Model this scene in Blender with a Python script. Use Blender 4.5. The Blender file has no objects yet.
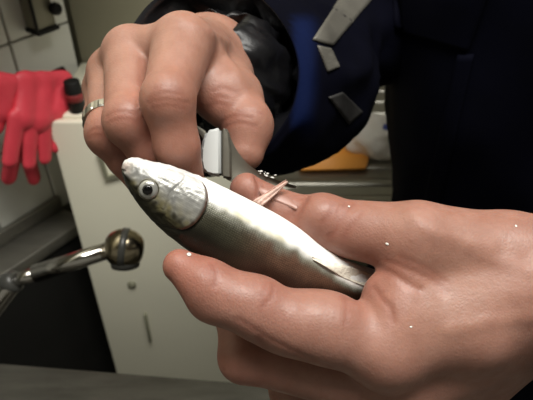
import bpy, bmesh, math, random
import numpy as np
from mathutils import Vector, Matrix, noise as mnoise
from mathutils.bvhtree import BVHTree
random.seed(3); np.random.seed(3)
SC = bpy.context.scene
COL = SC.collection

# ------------------------------------------------------------------ camera
FPX = 560.0; W, H = 533, 400; CX, CY = 266.5, 200.0
PITCH = math.radians(38)
EYE = np.array([0.0, 0.0, 1.40])
FW = np.array([0, math.cos(PITCH), -math.sin(PITCH)])
UP = np.array([0, math.sin(PITCH), math.cos(PITCH)])
RT = np.array([1.0, 0, 0])
cam = bpy.data.cameras.new('camera'); camo = bpy.data.objects.new('camera', cam); COL.objects.link(camo)
cam.sensor_fit = 'HORIZONTAL'; cam.sensor_width = 36.0; cam.lens = 36.0 * FPX / W
cam.clip_start = 0.01; cam.clip_end = 50
camo.location = EYE; camo.rotation_euler = (math.pi / 2 - PITCH, 0, 0)
cam.dof.use_dof = True; cam.dof.focus_distance = 0.218; cam.dof.aperture_fstop = 22
SC.camera = camo
SC.view_settings.view_transform = 'Standard'; SC.view_settings.look = 'None'
SC.view_settings.gamma = 1.0; SC.view_settings.use_curve_mapping = False
SC.view_settings.exposure = 0.0

# ------------------------------------------------------------------ light
wd = bpy.data.worlds.new('room_ambient'); SC.world = wd; wd.use_nodes = True
wd.node_tree.nodes['Background'].inputs[0].default_value = (1.0, 0.95, 0.80, 1)
wd.node_tree.nodes['Background'].inputs[1].default_value = 0.20

def area_lamp(name, loc, target, sx, sy, power, color):
    l = bpy.data.lights.new(name, 'AREA'); l.shape = 'RECTANGLE'; l.size = sx; l.size_y = sy
    l.energy = power; l.color = color
    o = bpy.data.objects.new(name, l); COL.objects.link(o); o.location = loc
    o.rotation_euler = (Vector(target) - Vector(loc)).to_track_quat('-Z', 'Y').to_euler()
    return o
area_lamp('ceiling_lamp_light', (0.17, 0.15, 2.25), (0.15, 0.30, 1.2), 0.9, 0.4, 22, (1.0, 0.97, 0.91))

# ------------------------------------------------------------------ helpers
def P(px, py, d):
    return EYE + d * (FW + RT * ((px - CX) / FPX) + UP * ((CY - py) / FPX))
def ray(px, py):
    r = FW + RT * ((px - CX) / FPX) + UP * ((CY - py) / FPX)
    return r
def on_plane(px, py, p0, n):
    r = ray(px, py); p0 = np.array(p0, float); n = np.array(n, float)
    return EYE + r * (np.dot(p0 - EYE, n) / np.dot(r, n))
def on_z(px, py, z): return on_plane(px, py, (0, 0, z), (0, 0, 1))
def unit(v): v = np.array(v, float); return v / (np.linalg.norm(v) + 1e-12)

def link(name, me, m=None, parent=None, smooth=False):
    o = bpy.data.objects.new(name, me); COL.objects.link(o)
    if m is not None and len(me.materials) == 0: me.materials.append(m)
    if parent is not None: o.parent = parent
    if smooth:
        me.polygons.foreach_set('use_smooth', [True] * len(me.polygons))
    return o
def mesh_from(name, V, F, m=None, parent=None, smooth=True):
    me = bpy.data.meshes.new(name)
    me.from_pydata([tuple(map(float, v)) for v in V], [], [tuple(map(int, f)) for f in F]); me.update()
    bm = bmesh.new(); bm.from_mesh(me); bmesh.ops.recalc_face_normals(bm, faces=bm.faces); bm.to_mesh(me); bm.free()
    return link(name, me, m, parent, smooth)
def thing(name, label, cat, loc=(0, 0, 0), group=None, rot=(0, 0, 0)):
    o = bpy.data.objects.new(name, None); COL.objects.link(o); o.location = loc; o.rotation_euler = rot
    o.empty_display_size = 0.02
    o['label'] = label; o['category'] = cat
    if group: o['group'] = group
    bpy.context.view_layer.update()
    return o
def tag(o, label, cat, group=None):
    o['label'] = label; o['category'] = cat
    if group: o['group'] = group
    return o
def structure(o): o['kind'] = 'structure'; return o
def under(o, parent):
    """parent a world-built mesh to an Empty and keep it where it is"""
    bpy.context.view_layer.update()
    o.parent = parent; o.matrix_parent_inverse = parent.matrix_world.inverted(); return o
def box(name, lo, hi, m, parent=None, bevel=0.0, frame=None, seg=2):
    """box in an optional local frame (origin, x, y, z)"""
    bm = bmesh.new(); bmesh.ops.create_cube(bm, size=1)
    lo = np.array(lo, float); hi = np.array(hi, float)
    for v in bm.verts:
        v.co = Vector((lo + hi) / 2 + (hi - lo) * np.array(v.co))
    if bevel > 0:
        bmesh.ops.bevel(bm, geom=list(bm.edges), offset=bevel, segments=seg, affect='EDGES', profile=0.5)
    if frame is not None:
        o_, x_, y_, z_ = [np.array(a, float) for a in frame]
        for v in bm.verts:
            c = np.array(v.co); v.co = Vector(o_ + x_ * c[0] + y_ * c[1] + z_ * c[2])
    bmesh.ops.recalc_face_normals(bm, faces=bm.faces)
    me = bpy.data.meshes.new(name); bm.to_mesh(me); bm.free()
    ob = link(name, me, m, None, bevel > 0)
    if parent is not None: under(ob, parent)
    return ob
def frame_for(a, b):
    z = unit(np.array(b) - np.array(a)); t = np.array([0, 0, 1.0]) if abs(z[2]) < 0.9 else np.array([1.0, 0, 0])
    x = unit(np.cross(t, z)); y = np.cross(z, x); return x, y, z
def lathe(name, a, b, prof, m, parent=None, seg=32, smooth=True):
    """profile [(t along a->b in metres, radius)]"""
    a = np.array(a, float); x, y, z = frame_for(a, b); V = []; F = []
    for t, r in prof:
        for i in range(seg):
            an = 2 * math.pi * i / seg; V.append(a + z * t + (x * math.cos(an) + y * math.sin(an)) * r)
    n = len(prof)
    for j in range(n - 1):
        for i in range(seg):
            k = (i + 1) % seg; F.append((j * seg + i, j * seg + k, (j + 1) * seg + k, (j + 1) * seg + i))
    F.append(tuple(range(seg))[::-1]); F.append(tuple((n - 1) * seg + i for i in range(seg)))
    ob = mesh_from(name, V, F, m, None, smooth)
    if parent is not None: under(ob, parent)
    return ob
def catmull(pts, n):
    pts = np.array(pts, float); m = len(pts); out = []
    for q in np.linspace(0, m - 1, n):
        i = min(int(q), m - 2); t = q - i
        p0 = pts[max(i - 1, 0)]; p1 = pts[i]; p2 = pts[i + 1]; p3 = pts[min(i + 2, m - 1)]
        out.append(0.5 * ((2 * p1) + (-p0 + p2) * t + (2 * p0 - 5 * p1 + 4 * p2 - p3) * t ** 2 + (-p0 + 3 * p1 - 3 * p2 + p3) * t ** 3))
    return np.array(out)
def tube(name, pts, radii, m, parent=None, seg=20, n=None, caps=True):
    pts = np.array(pts, float); radii = np.array(radii, float)
    if n:
        q = catmull(np.c_[pts, radii], n); pts = q[:, :3]; radii = q[:, 3]
    V = []; F = []; x = None
    for i, p in enumerate(pts):
        t = unit(pts[min(i + 1, len(pts) - 1)] - pts[max(i - 1, 0)])
        if x is None: x, y, _ = frame_for(p, p + t)
        x = unit(x - t * np.dot(x, t)); y = np.cross(t, x)
        for k in range(seg):
            an = 2 * math.pi * k / seg; V.append(p + radii[i] * (x * math.cos(an) + y * math.sin(an)))
    for i in range(len(pts) - 1):
        for k in range(seg):
            l = (k + 1) % seg; F.append((i * seg + k, i * seg + l, (i + 1) * seg + l, (i + 1) * seg + k))
    if caps:
        F.append(tuple(range(seg))); F.append(tuple((len(pts) - 1) * seg + k for k in range(seg)))
    ob = mesh_from(name, V, F, m, None, True)
    if parent is not None: under(ob, parent)
    return ob

# ------------------------------------------------------------------ materials
def node_mat(name):
    m = bpy.data.materials.new(name); m.use_nodes = True
    nt = m.node_tree; b = nt.nodes['Principled BSDF']; return m, nt, b
def mat(name, c, rough=0.5, metal=0.0, var=0.12, scale=20.0, bump=0.0, bscale=60.0, stretch=None, spec=0.5, c2=None):
    m, nt, b = node_mat(name); N = nt.nodes; L = nt.links
    tc = N.new('ShaderNodeTexCoord'); mp = N.new('ShaderNodeMapping'); L.new(tc.outputs['Object'], mp.inputs['Vector'])
    if stretch: mp.inputs['Scale'].default_value = stretch
    no = N.new('ShaderNodeTexNoise'); no.inputs['Scale'].default_value = scale; no.inputs['Detail'].default_value = 5
    L.new(mp.outputs[0], no.inputs['Vector'])
    mx = N.new('ShaderNodeMix'); mx.data_type = 'RGBA'
    d = c2 if c2 else tuple(max(0, v * (1 - 2 * var)) for v in c)
    mx.inputs[6].default_value = (*d, 1); mx.inputs[7].default_value = (*[min(1, v * (1 + var)) for v in c], 1)
    L.new(no.outputs['Fac'], mx.inputs[0]); L.new(mx.outputs[2], b.inputs['Base Color'])
    b.inputs['Roughness'].default_value = rough; b.inputs['Metallic'].default_value = metal
    b.inputs['Specular IOR Level'].default_value = spec
    if bump > 0:
        n2 = N.new('ShaderNodeTexNoise'); n2.inputs['Scale'].default_value = bscale; n2.inputs['Detail'].default_value = 6
        L.new(mp.outputs[0], n2.inputs['Vector'])
        bp = N.new('ShaderNodeBump'); bp.inputs['Strength'].default_value = bump; bp.inputs['Distance'].default_value = 0.002
        L.new(n2.outputs['Fac'], bp.inputs['Height']); L.new(bp.outputs[0], b.inputs['Normal'])
    return m

def skin_mat():
    m, nt, b = node_mat('skin'); N = nt.nodes; L = nt.links
    at = N.new('ShaderNodeAttribute'); at.attribute_name = 'tint'
    tc = N.new('ShaderNodeTexCoord')
    n1 = N.new('ShaderNodeTexNoise'); n1.inputs['Scale'].default_value = 90; n1.inputs['Detail'].default_value = 6
    n1.inputs['Roughness'].default_value = 0.65
    L.new(tc.outputs['Object'], n1.inputs['Vector'])
    rp = N.new('ShaderNodeValToRGB'); rp.color_ramp.elements[0].position = 0.3; rp.color_ramp.elements[1].position = 0.72
    rp.color_ramp.elements[0].color = (0.84, 0.76, 0.72, 1); rp.color_ramp.elements[1].color = (1.08, 1.06, 1.04, 1)
    L.new(n1.outputs['Fac'], rp.inputs[0])
    mx = N.new('ShaderNodeMix'); mx.data_type = 'RGBA'; mx.blend_type = 'MULTIPLY'; mx.inputs[0].default_value = 1
    L.new(at.outputs['Color'], mx.inputs[6]); L.new(rp.outputs[0], mx.inputs[7]); L.new(mx.outputs[2], b.inputs['Base Color'])
    b.inputs['Subsurface Weight'].default_value = 0.35; b.inputs['Subsurface Scale'].default_value = 0.003
    b.inputs['Subsurface Radius'].default_value = (1.0, 0.4, 0.22)
    n2 = N.new('ShaderNodeTexNoise'); n2.inputs['Scale'].default_value = 160; n2.inputs['Detail'].default_value = 3
    L.new(tc.outputs['Object'], n2.inputs['Vector'])
    rr = N.new('ShaderNodeMapRange'); rr.inputs[1].default_value = 0.35; rr.inputs[2].default_value = 0.7
    rr.inputs[3].default_value = 0.45; rr.inputs[4].default_value = 0.63
    L.new(n2.outputs['Fac'], rr.inputs[0]); L.new(rr.outputs[0], b.inputs['Roughness'])
    vo = N.new('ShaderNodeTexVoronoi'); vo.feature = 'DISTANCE_TO_EDGE'; vo.inputs['Scale'].default_value = 750
    n3 = N.new('ShaderNodeTexNoise'); n3.inputs['Scale'].default_value = 420; n3.inputs['Detail'].default_value = 5
    L.new(tc.outputs['Object'], n3.inputs['Vector']); L.new(tc.outputs['Object'], vo.inputs['Vector'])
    ad = N.new('ShaderNodeMath'); ad.operation = 'MULTIPLY_ADD'; ad.inputs[1].default_value = 0.8
    L.new(vo.outputs['Distance'], ad.inputs[0]); L.new(n3.outputs['Fac'], ad.inputs[2])
    bp = N.new('ShaderNodeBump'); bp.inputs['Strength'].default_value = 0.32; bp.inputs['Distance'].default_value = 0.0004
    L.new(ad.outputs[0], bp.inputs['Height']); L.new(bp.outputs[0], b.inputs['Normal'])
    return m
SKIN = skin_mat()
def jacket_mat():
    m = mat('jacket_cloth', (0.0012, 0.0014, 0.0052), 0.85, 0, 0.25, 30, 0.12, 1500, spec=0.06)
    nt = m.node_tree; N = nt.nodes; L = nt.links; b = N['Principled BSDF']
    src = b.inputs['Base Color'].links[0].from_socket
    at = N.new('ShaderNodeAttribute'); at.attribute_name = 'panel'
    mx = N.new('ShaderNodeMix'); mx.data_type = 'RGBA'; mx.inputs[7].default_value = (0.0030, 0.0070, 0.034, 1)
    L.new(at.outputs['Fac'], mx.inputs[0]); L.new(src, mx.inputs[6]); L.new(mx.outputs[2], b.inputs['Base Color']); return m
JACKET = jacket_mat()
NAIL = mat('nail', (0.32, 0.165, 0.13), 0.36, 0, 0.08, 60)
NAVY = mat('navy_cloth', (0.0012, 0.0014, 0.0052), 0.85, 0, 0.25, 30, 0.12, 1500, spec=0.06)
LINING = mat('black_lining', (0.009, 0.009, 0.011), 0.3, 0, 0.2, 40, 0.5, 60, spec=0.5)
BLUE = mat('royal_blue_cloth', (0.0030, 0.0075, 0.038), 0.5, 0, 0.2, 40, 0.1, 1500, spec=0.12)
REFLECT = mat('grey_reflective_tape', (0.095, 0.09, 0.076), 0.5, 0, 0.12, 50, 0.2, 900)
REFLECT2 = mat('dark_reflective_tape', (0.022, 0.021, 0.020), 0.55, 0, 0.12, 50, 0.2, 900)
TROUSER = mat('dark_trouser_cloth', (0.008, 0.008, 0.014), 0.85, 0, 0.2, 30, 0.3, 700, spec=0.2)
SHOE = mat('black_shoe_leather', (0.01, 0.01, 0.01), 0.5)
STEEL = mat('brushed_steel', (0.36, 0.35, 0.31), 0.38, 1.0, 0.12, 30, 0.08, 200, stretch=(1, 14, 14))
STEEL_D = mat('dull_steel_sheet', (0.30, 0.29, 0.255), 0.42, 0.85, 0.14, 14, 0.08, 120, stretch=(2, 9, 9))
STEEL_W = mat('dark_worktop_steel', (0.14, 0.135, 0.115), 0.5, 0.7, 0.28, 14, 0.08, 120, stretch=(2, 9, 9))
CHROME = mat('chrome', (0.62, 0.60, 0.56), 0.14, 1.0, 0.08, 40)
BRASSY = mat('worn_nickel', (0.42, 0.36, 0.25), 0.22, 1.0, 0.25, 70)
DARKBAND = mat('dark_rubber_band', (0.05, 0.05, 0.045), 0.35)
CREAM = mat('cream_enamel', (0.86, 0.84, 0.68), 0.42, 0, 0.05, 6)
CREAM_D = mat('grey_green_trim', (0.27, 0.27, 0.19), 0.5, 0, 0.1, 30)
TILE = mat('pale_grey_tile', (0.70, 0.71, 0.65), 0.25, 0, 0.05, 9)
GROUT = mat('dark_grout', (0.20, 0.20, 0.16), 0.9, 0, 0.15, 60)
WALLP = mat('olive_wall_paint', (0.22, 0.21, 0.145), 0.7, 0, 0.06, 5)
FLOOR = mat('grey_floor', (0.16, 0.15, 0.13), 0.6, 0, 0.12, 8)
BLACK = mat('matt_black', (0.008, 0.008, 0.007), 0.6, 0, 0.2, 20, spec=0.25)
REDG = mat('red_rubber', (0.74, 0.058, 0.085), 0.5, 0, 0.12, 30, 0.25, 260)
ORANGE = mat('orange_plastic', (0.95, 0.40, 0.07), 0.55, 0, 0.05, 15)
WHITEP = mat('white_plastic', (0.52, 0.54, 0.53), 0.4, 0, 0.05, 60)
BLADE = mat('grey_blade_steel', (0.17, 0.16, 0.13), 0.4, 0.55, 0.12, 60, 0.06, 300)
SILVER = mat('ring_silver', (0.42, 0.40, 0.35), 0.3, 1.0, 0.15, 300)
SLIME_GLINT = mat('white_bits_and_glints', (0.72, 0.70, 0.66), 0.25, 0, 0.1, 400)
FIN = mat('pink_fin', (0.66, 0.46, 0.39), 0.35, 0, 0.15, 300, 0.4, 800)
DISP = mat('olive_metal_box', (0.20, 0.19, 0.14), 0.45, 0.3, 0.1, 20)

# ------------------------------------------------------------------ signed-distance modelling (for skin, gloves)
class Field:
    def __init__(s, lo, hi, h):
        s.h = h; s.lo = np.array(lo, float); n = np.ceil((np.array(hi) - s.lo) / h).astype(int) + 1
        s.n = n; s.ax = [s.lo[i] + h * np.arange(n[i]) for i in range(3)]
    def new(s): return np.full(s.n, 0.05, np.float32)
    def _sub(s, lo, hi):
        a = np.clip(np.floor((lo - s.lo) / s.h).astype(int), 0, s.n); b = np.clip(np.ceil((hi - s.lo) / s.h).astype(int) + 1, 0, s.n)
        sl = tuple(slice(a[i], b[i]) for i in range(3))
        X = s.ax[0][sl[0]][:, None, None].astype(np.float32); Y = s.ax[1][sl[1]][None, :, None].astype(np.float32); Z = s.ax[2][sl[2]][None, None, :].astype(np.float32)
        return sl, X, Y, Z
    @staticmethod
    def smin(a, b, k):
        if k <= 0: return np.minimum(a, b)
        h = np.maximum(k - np.abs(a - b), 0) / k
        return np.minimum(a, b) - h * h * h * k / 6.0
    def cap(s, D, a, b, ra, rb, k=0.004):
        a = np.array(a, float); b = np.array(b, float); r = max(ra, rb) + k + 0.006
        sl, X, Y, Z = s._sub(np.minimum(a, b) - r, np.maximum(a, b) + r)
        ba = b - a; L = np.dot(ba, ba) + 1e-12
        t = np.clip(((X - a[0]) * ba[0] + (Y - a[1]) * ba[1] + (Z - a[2]) * ba[2]) / L, 0, 1)
        d = np.sqrt((X - a[0] - t * ba[0]) ** 2 + (Y - a[1] - t * ba[1]) ** 2 + (Z - a[2] - t * ba[2]) ** 2) - (ra + t * (rb - ra))
        D[sl] = s.smin(D[sl], d.astype(np.float32), k)
    def ell(s, D, c, axes, rad, k=0.004):
        c = np.array(c, float); r = max(rad) + k + 0.006
        sl, X, Y, Z = s._sub(c - r, c + r); q = 0; g = 0
        for ax, rr in zip(axes, rad):
            u = ((X - c[0]) * ax[0] + (Y - c[1]) * ax[1] + (Z - c[2]) * ax[2]); q = q + (u / rr) ** 2; g = g + (u / rr ** 2) ** 2
        k0 = np.sqrt(q); d = k0 * (k0 - 1) / (np.sqrt(g) + 1e-6)
        D[sl] = s.smin(D[sl], d.astype(np.float32), k)
    def chain(s, D, pts, rad, k=0.003):
        for i in range(len(pts) - 1): s.cap(D, pts[i], pts[i + 1], rad[i], rad[i + 1], k)
    def mesh(s, D):
        S = D < 0; nx, ny, nz = D.shape
        cnt = np.zeros((nx - 1, ny - 1, nz - 1), np.int8); acc = np.zeros((nx - 1, ny - 1, nz - 1, 3), np.float32)
        offs = [(i, j, k) for i in (0, 1) for j in (0, 1) for k in (0, 1)]
        sub = lambda o: tuple(slice(o[i], o[i] + D.shape[i] - 1) for i in range(3))
        for o in offs:
            for ax in range(3):
                if o[ax]: continue
                o2 = list(o); o2[ax] = 1
                A = D[sub(o)]; B = D[sub(o2)]; m = (A < 0) != (B < 0)
                w = np.nonzero(m); t = A[w] / (A[w] - B[w])
                for c in range(3):
                    acc[w + (np.full(len(w[0]), c),)] += (o[c] + (t if c == ax else 0))
                cnt[w] += 1
        idx = np.full(cnt.shape, -1, np.int64); w = np.nonzero(cnt > 0); idx[w] = np.arange(len(w[0]))
        V = np.stack([(w[c] + acc[w + (np.full(len(w[0]), c),)] / cnt[w]) * s.h + s.lo[c] for c in range(3)], 1)
        F = []
        for ax in range(3):
            u, v = (ax + 1) % 3, (ax + 2) % 3
            a = [slice(None)] * 3; b = [slice(None)] * 3; a[ax] = slice(0, -1); b[ax] = slice(1, None)
            A = S[tuple(a)]; B = S[tuple(b)]; m = A != B; e = np.array(np.nonzero(m)).T
            ok = (e[:, u] > 0) & (e[:, v] > 0) & (e[:, u] < D.shape[u] - 1) & (e[:, v] < D.shape[v] - 1); e = e[ok]
            def at(du, dv):
                q = e.copy(); q[:, u] += du; q[:, v] += dv; return idx[q[:, 0], q[:, 1], q[:, 2]]
            f = np.stack([at(-1, -1), at(0, -1), at(0, 0), at(-1, 0)], 1)
            fl = ~S[tuple(a)][e[:, 0], e[:, 1], e[:, 2]]
            f[fl] = f[fl][:, ::-1]; F.append(f)
        return V, np.concatenate(F)
def smooth_mesh(V, F, n=2, lam=0.5):
    E = np.concatenate([F[:, [0, 1]], F[:, [1, 2]], F[:, [2, 3]], F[:, [3, 0]]])
    for it in range(n):
        for l in (lam, -lam * 1.04):
            A = np.zeros_like(V); c = np.zeros(len(V))
            for k in range(3):
                A[:, k] = np.bincount(E[:, 0], V[E[:, 1], k], len(V)) + np.bincount(E[:, 1], V[E[:, 0], k], len(V))
            c = np.bincount(E[:, 0], minlength=len(V)) + np.bincount(E[:, 1], minlength=len(V))
            V = V + l * (A / np.maximum(c, 1)[:, None] - V)
    return V
def vnormals(V, F):
    n = np.cross(V[F[:, 2]] - V[F[:, 0]], V[F[:, 3]] - V[F[:, 1]]); N = np.zeros_like(V)
    for j in range(4):
        for k in range(3): N[:, k] += np.bincount(F[:, j], n[:, k], len(V))
    return N / (np.linalg.norm(N, axis=1)[:, None] + 1e-12)
def bvh_of(V, F): return BVHTree.FromPolygons([Vector(v) for v in V], [tuple(map(int, f)) for f in F])
def hit(b, px, py):
    r = unit(ray(px, py)); h = b.ray_cast(Vector(EYE), Vector(r))
    return (np.array(h[0]), np.array(h[1])) if h[0] is not None else (None, None)
def seg_dist(V, pts):
    best = np.full(len(V), 1e9)
    for a, b in zip(pts[:-1], pts[1:]):
        ba = b - a; t = np.clip(((V - a) @ ba) / (ba @ ba + 1e-12), 0, 1); best = np.minimum(best, np.linalg.norm(V - a - t[:, None] * ba, axis=1))
    return best
def crease(V, N, tint, b, line, w, depth, col=(0.80, 0.62, 0.58), amt=0.5, n=None):
    """a skin fold (depth > 0) or ridge (depth < 0) along a line laid on the surface"""
    pts = []
    line = catmull(line, n or max(8, 4 * len(line)))
    for q in line:
        h = hit(b, q[0], q[1])[0]
        if h is not None: pts.append(h)
    if len(pts) < 2: return V
    pts = [p for i, p in enumerate(pts) if i == 0 or np.linalg.norm(p - pts[i - 1]) < 0.012]
    d = seg_dist(V, np.array(pts)); g = np.exp(-(d / w) ** 2)
    if amt: tint *= (1 - amt * np.exp(-(d / (w * 1.6)) ** 2)[:, None] * (1 - np.array(col)))
    return V - N * (g * depth * (0.33 if depth > 0 else 1))[:, None]
def blush(V, tint, c, r, col, amt):
    g = np.exp(-(np.linalg.norm(V - c, axis=1) / r) ** 2)[:, None] * amt
    tint *= (1 - g + g * np.array(col))

# ================================================================== SETTING
# scale of the left corner of the room
S_ = 0.62
CORN = np.array([-0.482 * S_, 1.35 * S_])           # vertical end of the tiled wall
WD = unit((-0.578, -0.816)); WN = np.array([0.816, -0.578])   # direction along it, normal into the room
Z3 = np.array([0, 0, 1.0])
def wall_frame(z=0.0):                               # x along the wall, y out into the room, z up
    return (np.array([CORN[0], CORN[1], z]), np.array([WD[0], WD[1], 0]), np.array([WN[0], WN[1], 0]), Z3)
structure(box('floor', (-2.2, -1.6, -0.05), (1.8, 1.6, 0.0), FLOOR))
structure(box('wall_back', (-0.9, 1.25, 0.0), (1.8, 1.33, 2.45), WALLP))
structure(box('wall_back', (-0.296, 0.845, 0.0), (-0.002, 1.249, 2.45), WALLP))
structure(box('ceiling', (-2.2, -1.6, 2.45), (1.8, 1.6, 2.5), WALLP))
wl = structure(box('wall_left', (0.0, -0.10, 0.0), (1.5, -0.006, 2.45), GROUT, frame=wall_frame()))
# tiles, one mesh shared by all of them
TW, TH = 0.103, 0.150
tb = bmesh.new(); bmesh.ops.create_cube(tb, size=1)
for v in tb.verts: v.co = Vector((v.co.x * (TW - 0.003), v.co.y * 0.007, v.co.z * (TH - 0.003)))
bmesh.ops.bevel(tb, geom=list(tb.edges), offset=0.0012, segments=1, affect='EDGES')
tme = bpy.data.meshes.new('tile'); tb.to_mesh(tme); tb.free(); tme.materials.append(TILE)
fr = wall_frame()
R3 = Matrix((( fr[1][0], fr[2][0], 0), (fr[1][1], fr[2][1], 0), (0, 0, 1))).to_4x4()
for r in range(-1, 4):
    for c in range(7):
        c0 = fr[0] + fr[1] * (TW * (c + 0.5) + 0.001) + fr[2] * (-0.0035) + Z3 * (1.09 - TH * 0.5 - TH * (r - 1.0) + 0.0)
        if c0[2] - TH / 2 < 0.79: continue
        t = bpy.data.objects.new('tile', tme); COL.objects.link(t)
        t.matrix_world = Matrix.Translation(Vector(c0)) @ R3
        under(t, wl)
        t.matrix_world = Matrix.Translation(Vector(c0)) @ R3

# steel ledge with an upstand against the tiled wall, black sheet below it paints the shade of the open void
ld = thing('steel_ledge', 'dull steel ledge with raised back edge along the tiled wall', 'ledge', tuple(fr[0] + fr[1] * 0.5 + Z3 * 0.77))
box('ledge_top', (0.10, 0.0, 0.775), (1.2, 0.064, 0.797), STEEL_D, ld, 0.002, fr)
box('upstand', (0.10, 0.001, 0.797), (1.2, 0.010, 0.822), STEEL_D, ld, 0.002, fr)
bp_ = box('void_shade_panel', (0.10, 0.0, 0.0), (1.2, 0.058, 0.774), BLACK, None, 0.003, fr)
tag(bp_, 'black sheet painted in for the shaded void below the steel ledge, left of the cream cabinet', 'panel')

# cream cabinet
cb = thing('cream_cabinet', 'cream enamelled steel cabinet below the rubber gloves', 'cabinet', (-0.15, 0.75, 0.0))
box('body', (-0.298, 0.672, 0.06), (-0.004, 0.843, 1.022), CREAM, cb, 0.004)
dr = box('door', (-0.296, 0.660, 0.10), (-0.006, 0.671, 1.018), CREAM, cb, 0.003)
box('plinth', (-0.290, 0.70, 0.0), (-0.010, 0.84, 0.06), BLACK, cb, 0.002)
def on_door(px, py): return on_plane(px, py, (0, 0.660, 0), (0, 1, 0))
hA = on_door(143, 312); hB = on_door(153, 340)
hh = box('handle', (-0.0025, -0.007, hB[2]), (0.0025, 0.0, hA[2]), CREAM_D, None, 0.0015, ((hA + hB) * [0.5, 0, 0] + [0, 0.660, 0], (1, 0, 0), (0, 1, 0), (0, 0, 1)))
under(hh, dr)
k0 = on_door(132, 284)
under(lathe('lock', k0 + [0, 0.0, 0], k0 + [0, -1, 0], [(0, 0.0075), (0.003, 0.007), (0.004, 0.004), (0.0042, 0.0)], CREAM_D, None, 20), dr)
q = [on_door(*a) for a in ((97, 152), (106, 179), (132, 172), (128, 146))]
fV = []; 
for p_ in q: fV.append(p_ + [0, -0.0005, 0])
ctr = sum(fV) / 4
inn = [ctr + (p_ - ctr) * 0.74 for p_ in fV]
fv2 = [p_ + [0, -0.004, 0] for p_ in fV] + [p_ + [0, -0.004, 0] for p_ in inn] + [p_ + [0, 0.0005, 0] for p_ in inn] + [p_ for p_ in fV]
ff = []
for i in range(4):
    j = (i + 1) % 4; ff += [(i, j, 4 + j, 4 + i), (4 + i, 4 + j, 8 + j, 8 + i), (12 + i, i, j, 12 + j)]
under(mesh_from('plate_frame', fv2, ff, CREAM_D, None, False), dr)

# small dark tin with a red band on the cabinet, beside the gloves
cp = on_z(78, 110, 1.0225)
tn = thing('small_tin', 'small black tin with a red band on the cream cabinet beside the gloves', 'tin', tuple(cp))
lathe('tin_body', cp, cp + Z3, [(0, 0.0105), (0.001, 0.0115), (0.036, 0.0115), (0.0375, 0.0105), (0.043, 0.0105), (0.044, 0.0095), (0.0441, 0)], BLACK, tn, 32)
lathe('band', cp + Z3 * 0.016, cp + Z3, [(0, 0.0114), (0.0003, 0.0119), (0.0107, 0.0119), (0.011, 0.0114)], mat('dark_red_paper', (0.22, 0.02, 0.02), 0.6), tn, 32)

# steel worktop nearest the camera
a_ = on_z(0, 362, 0.95); b_ = on_z(260, 383, 0.95); dx = unit(b_ - a_); dy = np.array([-dx[1], dx[0], 0])
wt = thing('steel_worktop', 'long steel worktop across the bottom, nearest the camera', 'worktop', tuple((a_ + b_) / 2 * [1, 1, 0]))
fw = (a_ * [1, 1, 0], dx, dy, Z3)
box('worktop_slab', (-0.24, -0.50, 0.915), (1.2, 0.0, 0.95), STEEL_W, wt, 0.004, fw)
for lx in (-0.20, 1.14):
    for ly in (-0.46, -0.04): box('leg', (lx - 0.02, ly - 0.02, 0.0), (lx + 0.02, ly + 0.02, 0.914), STEEL_D, wt, 0.003, fw)

# drainboard table behind the person
DZ = 0.90; DY0 = 0.632
dt = thing('drainboard_table', 'ribbed stainless drainboard behind the dark jacket', 'drainboard', (0.4, 0.9, 0.0))
box('table_top', (0.002, DY0, DZ - 0.035), (0.85, 1.20, DZ), STEEL, dt, 0.003)
for i in range(11):
    y = 0.640 + 0.043 * i
    if y > 1.17: break
    box('rib', (0.012, y - 0.009, DZ - 0.001), (0.83, y + 0.009, DZ + 0.004), STEEL, dt, 0.004)
for lx in (0.03, 0.82):
    for ly in (DY0 + 0.05, 1.17): box('leg', (lx - 0.02, ly - 0.02, 0), (lx + 0.02, ly + 0.02, DZ - 0.036), STEEL_D, dt, 0.003)

# orange chopping board on it
zb = DZ + 0.0055
poly = [on_z(*a, zb + 0.006) for a in ((300, 168.5), (366, 167), (372, 146), (358, 135), (315, 128), (285, 140))]
n_ = len(poly)
bm = bmesh.new()
lo_ = [bm.verts.new(Vector(p_ * [1, 1, 0] + [0, 0, zb])) for p_ in poly]; hi_ = [bm.verts.new(Vector(p_ * [1, 1, 0] + [0, 0, zb + 0.007])) for p_ in poly]
bm.faces.new(lo_[::-1]); bm.faces.new(hi_)
for i in range(n_): bm.faces.new((lo_[i], lo_[(i + 1) % n_], hi_[(i + 1) % n_], hi_[i]))
bmesh.ops.bevel(bm, geom=list(bm.edges), offset=0.0018, segments=2, affect='EDGES'); bmesh.ops.recalc_face_normals(bm, faces=bm.faces)
me = bpy.data.meshes.new('cutting_board'); bm.to_mesh(me); bm.free()
tag(link('cutting_board', me, ORANGE, None, True), 'orange plastic cutting board lying on the drainboard', 'cutting board')

# crumpled clear bag with a blue print
def bag_mat():
    m, nt, b = node_mat('clear_bag_film'); N = nt.nodes; L = nt.links
    b.inputs['Base Color'].default_value = (0.92, 0.90, 0.86, 1); b.inputs['Roughness'].default_value = 0.25
    b.inputs['Transmission Weight'].default_value = 0.35; b.inputs['IOR'].default_value = 1.2
    tc = N.new('ShaderNodeTexCoord'); no = N.new('ShaderNodeTexNoise'); no.inputs['Scale'].default_value = 40; no.inputs['Detail'].default_value = 6
    L.new(tc.outputs['Object'], no.inputs['Vector']); bp = N.new('ShaderNodeBump'); bp.inputs['Strength'].default_value = 0.7; bp.inputs['Distance'].default_value = 0.004
    L.new(no.outputs['Fac'], bp.inputs['Height']); L.new(bp.outputs[0], b.inputs['Normal']); return m
BAG = bag_mat(); PRINT = mat('blue_print', (0.03, 0.06, 0.35), 0.4)
bc = on_z(380, 136, DZ + 0.03)
bm = bmesh.new(); bmesh.ops.create_icosphere(bm, subdivisions=4, radius=1)
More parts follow.
